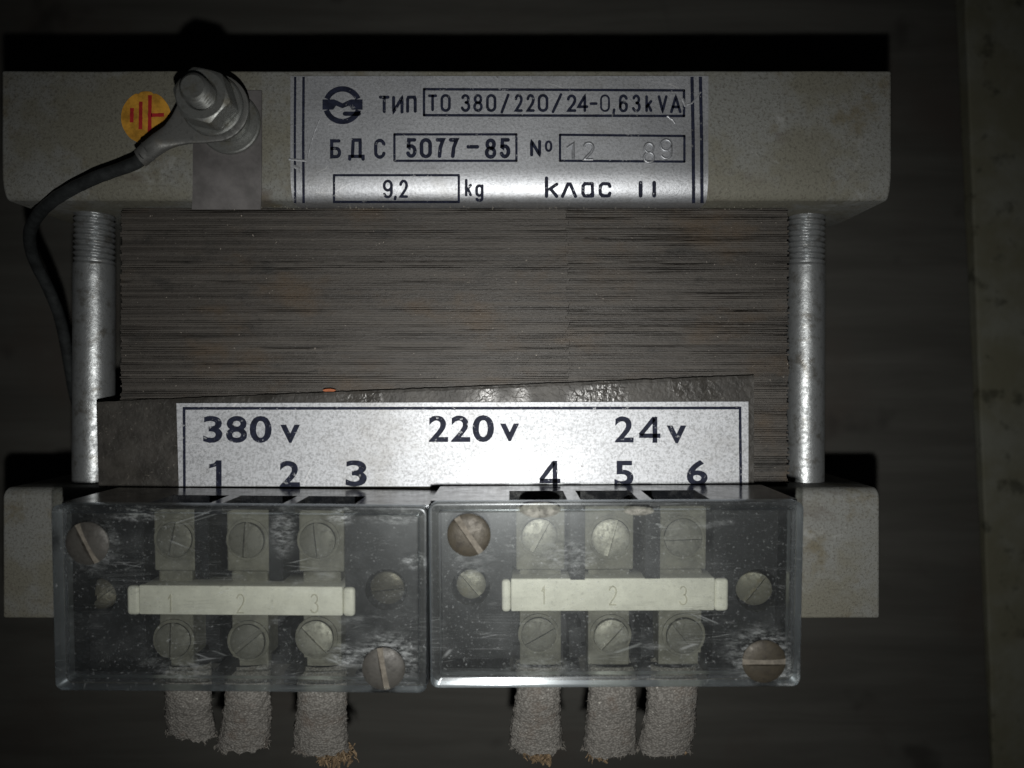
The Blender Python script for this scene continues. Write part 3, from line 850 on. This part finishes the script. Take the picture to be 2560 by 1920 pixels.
# ------------------------------------------------------------------ terminal blocks
def rrect(x0, x1, y0, y1, r, n=5):
    out = []
    for cx, cy, a0 in ((x1 - r, y1 - r, 0), (x0 + r, y1 - r, 90), (x0 + r, y0 + r, 180), (x1 - r, y0 + r, 270)):
        for k in range(n + 1):
            a = math.radians(a0 + 90 * k / n); out.append((cx + r * math.cos(a), cy + r * math.sin(a)))
    return out
def panel_with_holes(mb, outer, holes, z, depth):
    """flat face (normal +z) with round holes, outer and hole walls going down by depth"""
    bm = bmesh.new()
    es = []
    for lp in [outer] + holes:
        vs_ = [bm.verts.new((x, y, z)) for x, y in lp]
        es += [bm.edges.new((vs_[i], vs_[(i + 1) % len(vs_)])) for i in range(len(vs_))]
    bmesh.ops.triangle_fill(bm, use_beauty=True, use_dissolve=False, edges=es, normal=(0, 0, 1))
    bm.verts.index_update()
    mb.add([v.co.copy() for v in bm.verts], [[v.index for v in f.verts] for f in bm.faces])
    bm.free()
    for lp in [outer] + holes:
        mb.grid([[(x, y, z) for x, y in lp], [(x, y, z - depth) for x, y in lp]], closed=True)
def comb(mb, W, x_slots, sw, ya, yb, zf, zslot, zback):
    """horizontal wall ya..yb with notches cut from the front edge zf back to zslot"""
    pts = [(0, zback), (0, zf)]
    for xs in x_slots: pts += [(xs - sw / 2, zf), (xs - sw / 2, zslot), (xs + sw / 2, zslot), (xs + sw / 2, zf)]
    pts += [(W, zf), (W, zback)]
    # split into convex pieces
    cells = [(0, W, zback, zslot)]
    x = 0
    for xs in x_slots:
        cells.append((x, xs - sw / 2, zslot, zf)); x = xs + sw / 2
    cells.append((x, W, zslot, zf))
    for a, b, c, d in cells: mb.box(a, b, ya, yb, c, d)

SHINY = ((789, 1596), (1348, 1340), (1527, 1345), (1528, 1590))
class Block:
    def __init__(s, TL, TR, tilt_deg, Dtop, label):
        """TL, TR: photo pixels of the cover's upper corners; local x right, y up, z to the viewer; origin = upper left cover corner"""
        a, b = U(*TL, Dtop), U(*TR, Dtop)
        s.W = (b - a).length
        ang = math.atan2(b.y - a.y, b.x - a.x)
        s.M = Matrix.Translation(a) @ Matrix.Rotation(ang, 4, 'Z') @ Matrix(((1,0,0,0),(0,1,0,0),(0,math.tan(math.radians(tilt_deg)),1,0),(0,0,0,1)))
        s.I = s.M.inverted()
        s.e = empty("terminal_block", a + (b - a) / 2 + Vector((0, -17, -25)), T)
        s.e["label"] = label
    def L(s, px, py, z):
        o = s.I @ Vector((0, 0, CAM_H)); d = s.I.to_3x3() @ (U(px, py, 150) - Vector((0, 0, CAM_H)))
        return o + d * ((z - o.z) / d.z)

def build_block(B, H, slots_px, slot_back_z, cols_px, bar, screws, cover_screws, mounts, divs, chips=()):
    W = B.W; M = B.M; e = B.e
    ZF, ZC, ZFL, ZBK = -3.6, -11.8, -19.0, -24.5
    # ---- cover
    mb = MB()
    lv = [(0, ZF + .05), (0, -.2), (.06, -.06), (.18, 0), (.45, 0), (.6, -.03), (1.75, -.46), (1.9, -.50)]
    rings = []
    for off, z_ in lv:
        rings.append([(x, y, z_ + .03 * noise.noise(Vector((x * .2, y * .2, 4)))) for x, y in rrect(off, W - off, -H + off, -off, max(.25, 1.5 - off * .6))])
    mb.grid(rings[:6], closed=True); mb.grid(rings[5:7], closed=True, mi=1); mb.grid(rings[6:], closed=True)
    mb.fan(rings[-1])
    inn = [(1.8, -1.9), (1.8, ZF + .05)]
    ri = [[(x, y, z_) for x, y in rrect(off, W - off, -H + off, -off, .5)] for off, z_ in inn]
    mb.fan(ri[0], flip=True); mb.grid(ri, closed=True, flip=True)
    mb.grid([rings[0], ri[1]], closed=True)
    mb.build("clear_cover", [COVERL if B is BL else COVER, RIM], e, smooth=60, matrix=M, recalc=False)
    # ---- housing
    mb = MB()
    xsl = [B.L(p, slots_px[3], ZF - 4).x for p in slots_px[:3]]
    sw = slots_px[4]
    comb(mb, W, xsl, sw, -2.2, -.05, ZF, slot_back_z, ZBK)
    k0 = len(mb.m)
    comb(mb, W, xsl, sw, -H + .3, -H + 2.4, ZF, slot_back_z, ZBK)
    cx = [[B.L(a, 1350, ZC).x, B.L(b, 1350, ZC).x] for a, b in cols_px]
    mb.box(.05, 1.6, -H + 2.4, -2.2, ZBK, ZF); mb.box(W - 1.6, W - .05, -H + 2.4, -2.2, ZBK, ZF)
    mb.box(.05, W - .05, -H + .4, -.1, ZBK - .05, ZFL)
    xa = cx[0][0] - .8; xb = cx[2][1] + .8
    holes_l = []; holes_r = []
    for p in mounts:
        q = B.L(p[0], p[1], ZF - 7)
        h = [(q.x + p[2] * math.cos(2*math.pi*k/28), q.y + p[2] * math.sin(2*math.pi*k/28)) for k in range(28)]
        (holes_l if q.x < W / 2 else holes_r).append(h)
    # the side panels are solid shelves with sunk fixing holes
    for a, b, hs_ in ((1.6, xa, holes_l), (xb, W - 1.6, holes_r)):
        panel_with_holes(mb, [(a, -H + 2.4), (b, -H + 2.4), (b, -2.2), (a, -2.2)], hs_, ZF - 5.6, 10)
    for d in divs:                     # partitions between the poles, running down to the number bar
        a = B.L(d[0], 1350, ZF - .6).x; b = B.L(d[1], 1350, ZF - .6).x
        yb = B.L(d[0], d[2], ZF - .6).y
        mb.box(a, b, yb, -2.2, ZFL, ZF - .4)
        mb.box(a + .2, b - .2, -H + 2.4, B.L(d[0], 1560, ZC).y, ZFL, ZC + 2.2)
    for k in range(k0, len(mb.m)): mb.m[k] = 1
    hb = mb.build("housing", [BLACK, BLACKM], e, matrix=M, smooth=30, recalc=False)
    bpy.context.view_layer.update()
    # ---- terminal bodies and metal
    bar_y0, bar_y1, bx0, bx1, tab = bar
    ZBAR = -8.2
    for i, (a, b) in enumerate(cx):
        yt = -2.6; yb = B.L(600, 1668, ZC).y
        ym = B.L(600, 1428, ZC).y
        mb = MB()
        w = b - a
        mb.box(a, b, ym, yt, ZFL + .1, ZC); mb.box(a + .7, b - .7, yb, ym - .01, ZFL + .1, ZC - .25)
        mb.build("terminal", CREAMD, e, matrix=M, bevel=.35, segs=2)
    p0 = B.L(bx0, bar_y0, ZBAR); p1 = B.L(bx1, bar_y1, ZBAR); pt = B.L(bx0 + tab[0], bar_y0, ZBAR).x; pu = B.L(bx1 - tab[1], bar_y0, ZBAR).x
    mb = MB()
    mb.box(pt + .02, pu - .02, p1.y + .12, p0.y, ZFL, ZBAR)
    ob = mb.build("number_bar", CREAM, e, matrix=M, bevel=.3, segs=3, smooth=40)
    for a, b in ((p0.x, pt - .03), (pu + .03, p1.x)):
        mb = MB(); mb.box(a, b, p1.y - .1, p0.y - .25, ZFL, ZBAR - .12)
        mb.build("bar_end", CREAM, e, matrix=M, bevel=.75, segs=4, smooth=40)
    for ch, q in zip("123", bar_digits[B.e.name]):
        mb = MB()
        hit = lambda x, y, h=0: B.L(x, y, ZBAR + .03 + h)
        x0, y0 = q
        glyph(mb, ch, x0, x0 + (22 if ch != '1' else 14), y0, y0 + 50, 4.5, hit, prof=((-1, -.1), (-.4, .10), (.4, .10), (1, -.1)), caps=False)
        mb.build("embossed_digit", CARVE, e, matrix=M, recalc=False, smooth=60)
    for px, py, R, ang, zoff in screws:
        c = B.L(px, py, ZC + .8)
        mb = MB()
        rw = R + .75
        rows = [[(c.x + r * math.cos(2*math.pi*k/36), c.y + r * math.sin(2*math.pi*k/36), z_) for k in range(36)] for r, z_ in ((rw, ZC - .2), (rw, ZC + .2), (rw - .25, ZC + .34), (R + .15, ZC + .3), (R + .1, ZC + .05))]
        mb.grid(rows, closed=True); mb.build("clamp_ring", CREAMD, e, matrix=M, smooth=40)
        screw("terminal_screw", Vector((c.x, c.y, ZC + .1 + zoff)), R, .6, .95, .8, math.radians(ang), .9, [TERM if (px, py) in SHINY else TERMD], e, M, tilt=(random.uniform(-.10, .06), random.uniform(-.08, .08)))
    for px, py, R, ang in cover_screws:
        c = B.L(px, py, .3)
        screw("cover_screw", Vector((c.x, c.y, -.36)), R, 1.1, 1.15, .55, math.radians(ang), .25, [RUSTL if B is BL else RUST, DUST], e, M)
    for px, py, hr, R, ang, tl in mounts:
        c = B.L(px, py, ZF - 8.4)
        screw("mounting_screw", Vector((c.x, c.y, ZF - 9.6)), R, .8, .9, .7, math.radians(ang), .8, [DARKS if B is BL else BRASS], e, M, tilt=tl)
    for px, py, rx, ry in chips:
        c = B.L(px, py, -.3); mb = MB(); rows = []
        for j in range(9):
            ph = -math.pi / 2 + math.pi * j / 8
            rows.append([(c.x + rx * math.cos(ph) * math.cos(2*math.pi*k/20), c.y + ry * math.cos(ph) * math.sin(2*math.pi*k/20) + .22 * noise.noise(Vector((k * .8, j, px))), -.62 + (.36 + .16 * noise.noise(Vector((k * 1.3, j * .9, px * .1)))) * math.sin(ph)) for k in range(20)])
        mb.grid(rows, closed=True)
        o = mb.build("chipped_edge", CHIP, e, matrix=M, smooth=60)
        o["label"] = "whitish chipped spot on the cover's upper edge"

CHIP = m_plain("crazed_plastic", (0.20, 0.197, 0.178), .75, .25, .5, 700, .25)
BL = Block((127, 1262), (1067, 1269), 3.0, 144.5, "left terminal block with scratched clear cover, terminals 1 to 3")
bar_digits = {BL.e.name: [(418, 1484), (590, 1484), (775, 1484)]}
build_block(BL, 35.6, (470, 648, 824, 1250, 11.6), -14.0, [(385, 487), (567, 676), (747, 860)], (1463, 1542, 314, 886, (32, 30)),
    [(434, 1350, 3.55, 80, -.3), (616, 1351, 3.6, 86, 0), (794, 1352, 3.6, -84, .1), (431, 1602, 3.5, 90, 0), (618, 1606, 3.55, 40, -.2), (789, 1596, 3.6, -45, .3)],
    [(215, 1360, 4.1, -64), (958, 1674, 4.1, -80)],
    [(252, 1487, 3.9, 3.1, 40, (-.25, .3)), (968, 1470, 4.2, 3.5, 8, (.1, -.05)), ],
    [(488, 523, 1447), (673, 708, 1452)])
BR = Block((1071, 1258), (2010, 1254), 3.6, 144.5, "right terminal block with clear cover and rusty screws, terminals 4 to 6")
bar_digits[BR.e.name] = [(1352, 1464), (1521, 1464), (1697, 1464)]
build_block(BR, 35.6, (1344, 1518, 1692, 1240, 11.2), -16.5, [(1290, 1412), (1462, 1584), (1640, 1766)], (1447, 1528, 1254, 1822, (23, 34)),
    [(1348, 1340, 3.6, 62, .4), (1527, 1345, 3.85, 74, .2), (1708, 1345, 3.85, 2, .1), (1347, 1588, 3.5, 30, -.3), (1528, 1590, 3.5, 48, .3), (1711, 1590, 3.7, -52, .1)],
    [(1172, 1339, 4.1, -56), (1912, 1656, 4.15, 0)],
    [(1178, 1462, 3.9, 3.0, -50, (-.05, .0)), (1888, 1472, 4.4, 3.6, 58, (.15, -.22))],
    [(1426, 1462, 1449), (1613, 1650, 1446)],
    [(1350, 1276, 3.9, 1.55), (1598, 1278, 2.9, .9)])

# ------------------------------------------------------------------ wire sleeves
def sleeve(x_top, x_bot, y_bot, w_top, w_bot, fray, label, D0=158.0, D1=164.0, skew=0.0, seed=0):
    rnd = random.Random(seed)
    mb = MB()
    a = U(x_top, 1655, D0 + 1.5); b = U(x_top, 1735, D0 + 1); c = U(x_bot, y_bot, D1)
    path = catmull([a, b, (b + c) / 2 + Vector((rnd.uniform(-.3, .3), 0, 0)), c], 22)
    n = len(path); seg = 56; rows = []
    for i, p in enumerate(path):
        t_ = i / (n - 1); D = CAM_H - p.z
        w = (w_top + (w_bot - w_top) * sm((t_ - .3) / .7)) / 2 / F * D
        row = []
        for k in range(seg):
            th = 2 * math.pi * k / seg
            d = Vector((math.cos(th), skew * math.cos(th) * t_, .62 * math.sin(th)))
            wv = .16 * math.sin(th * 14 + i * 1.1) * math.sin(i * 1.1) 
            r = w * (1 + .05 * noise.noise(Vector((math.cos(th) * 1.5, math.sin(th) * 1.5, t_ * 4 + seed))))
            q = p + d * r
            q += d * (wv + .34 * noise.noise(q * 1.1 + Vector((seed * 9, 0, 0))) + .2 * noise.noise(q * 3.1))
            if i >= n - 4:
                q.y += (i - n + 5) / 4 * (1.0 * noise.noise(Vector((math.cos(th) * 3.1 + seed * 5, math.sin(th) * 3.1, 2))) + .7 * noise.noise(Vector((math.cos(th) * 9, math.sin(th) * 9, seed))))
            row.append(q)
        rows.append(row)
    last = rows[-1]; cen = sum(last, Vector()) / seg
    rows.append([cen + (q - cen) * .72 + Vector((0, 1.2, 0)) for q in last])
    mb.grid(rows, closed=True); mb.fan(rows[-1])
    o = mb.build("wire_sleeve", SLEEVE, T, smooth=70); o["label"] = label
    # loose fibres on the surface and at the cut end
    mb = MB()
    def fibre(p, d, L, w, curl):
        pts = []; q = Vector(p); dd = Vector(d).normalized()
        for s_ in range(5):
            pts.append(q.copy()); q += dd * L / 4; dd = (dd + Vector((rnd.uniform(-1, 1), rnd.uniform(-1, 1), rnd.uniform(-1, 1))) * curl).normalized()
        tube(mb, pts, lambda t_: w * (1 - .6 * t_), 4)
    for _ in range(70):
        i = rnd.randrange(10, n - 1); k = rnd.randrange(seg)
        p = rows[i][k]; nn = (p - path[i]).normalized()
        if p.z < path[i].z - .5: continue
        fibre(p - nn * .1, nn * .5 + Vector((rnd.uniform(-1, 1), rnd.uniform(-1, .6), rnd.uniform(-.3, .5))), rnd.uniform(.3, .8), .05, .6)
    for _ in range(70):
        p = rnd.choice(last); nn = (p - cen).normalized()
        fibre(p + Vector((0, .5, 0)), Vector((nn.x * .5 + rnd.uniform(-.3, .3), -1, nn.z * .4 + rnd.uniform(-.3, .3))), rnd.uniform(.4, 1.1), .09, .5)
    f1 = mb.build("loose_fibre", FIBRE, o); f1["kind"] = "stuff"
    if fray:
        mb = MB(); fx, fy, fw, fh, nf = fray
        c = U(fx, fy, D1)
        for _ in range(nf):
            p = c + Vector((max(-1.2, min(1.2, rnd.gauss(0, .45))) * .42 * fw, rnd.uniform(-.1, .6) * fh, rnd.uniform(-1.2, 1.6)))
            fibre(p, Vector((rnd.gauss(0, .55), -1, rnd.gauss(0, .35))), rnd.uniform(.25, .6) * fh * .8, rnd.choice((.12, .2, .32, .45)), .5)
        f2 = mb.build("frayed_end", FRAY, o); f2["kind"] = "stuff"; f2["label"] = "brown frayed copper strands at the cut end"
sleeve(472, 478, 1833, 113, 118, None, "first wire sleeve from the left, cut off ragged and bent", skew=-.15, seed=1)
sleeve(619, 607, 1862, 112, 128, None, "second wire sleeve from the left, flaring at its cut end", seed=2)
sleeve(805, 804, 1872, 122, 136, (838, 1892, 8.5, 5.5, 170), "third wire sleeve from the left with a brown frayed end", seed=3)
sleeve(1345, 1340, 1866, 113, 134, (1345, 1888, 8.0, 4.2, 120), "wire sleeve under terminal 4 with brown strands at its end", seed=4)
sleeve(1531, 1522, 1874, 120, 132, (1498, 1888, 5.0, 3.4, 50), "wire sleeve under terminal 5, close beside its right neighbour", seed=5)
sleeve(1680, 1660, 1872, 126, 130, (1690, 1872, 5.0, 2.6, 40), "rightmost wire sleeve, leaning left at its cut end", seed=6)

# ------------------------------------------------------------------ small loose bits
mb = MB(); rg = random.Random(11)
for k in range(230):
    px = rg.uniform(640, 1960) if k < 150 else rg.choice((rg.gauss(730, 22), rg.gauss(1400, 90), rg.gauss(900, 60)))
    D = rg.uniform(169.5, 173); q = Vector(((px - 1280) / F * D, 39.35 + rg.uniform(-.15, .1), CAM_H - D)); rr = rg.choice((.06, .08, .1, .14, .2))
    o_ = [q + Vector((rg.uniform(-1, 1), rg.uniform(-1, 1), rg.uniform(-1, 1))).normalized() * rr * rg.uniform(.7, 1.3) for _ in range(5)]
    mb.add(o_, [(0, 1, 2), (0, 2, 3), (0, 3, 1), (4, 2, 1), (4, 3, 2), (4, 1, 3)])
o = mb.build("grit", DUSTL, T, recalc=False); o["kind"] = "stuff"; o["label"] = "pale crumbs of dirt along the upper clamp's lower edge"

mb = MB(); c = U(823, 977, 171.1)
ring = [(c.x + 1.35 * math.cos(a) * (1 + .2 * math.sin(3 * a)), c.y + .45 * max(-.35, math.sin(a)), c.z) for a in [2 * math.pi * k / 14 for k in range(14)]]
mb.grid([[(x, y, z_ - .35) for x, y, z_ in ring], [(x, y, z_) for x, y, z_ in ring]], closed=True); mb.fan([(x, y, z_ + .05) for x, y, z_ in ring])
o = mb.build("paint_flake", ORANGE); o["label"] = "tiny orange flake on the dark strip's upper edge"; o["category"] = "flake"
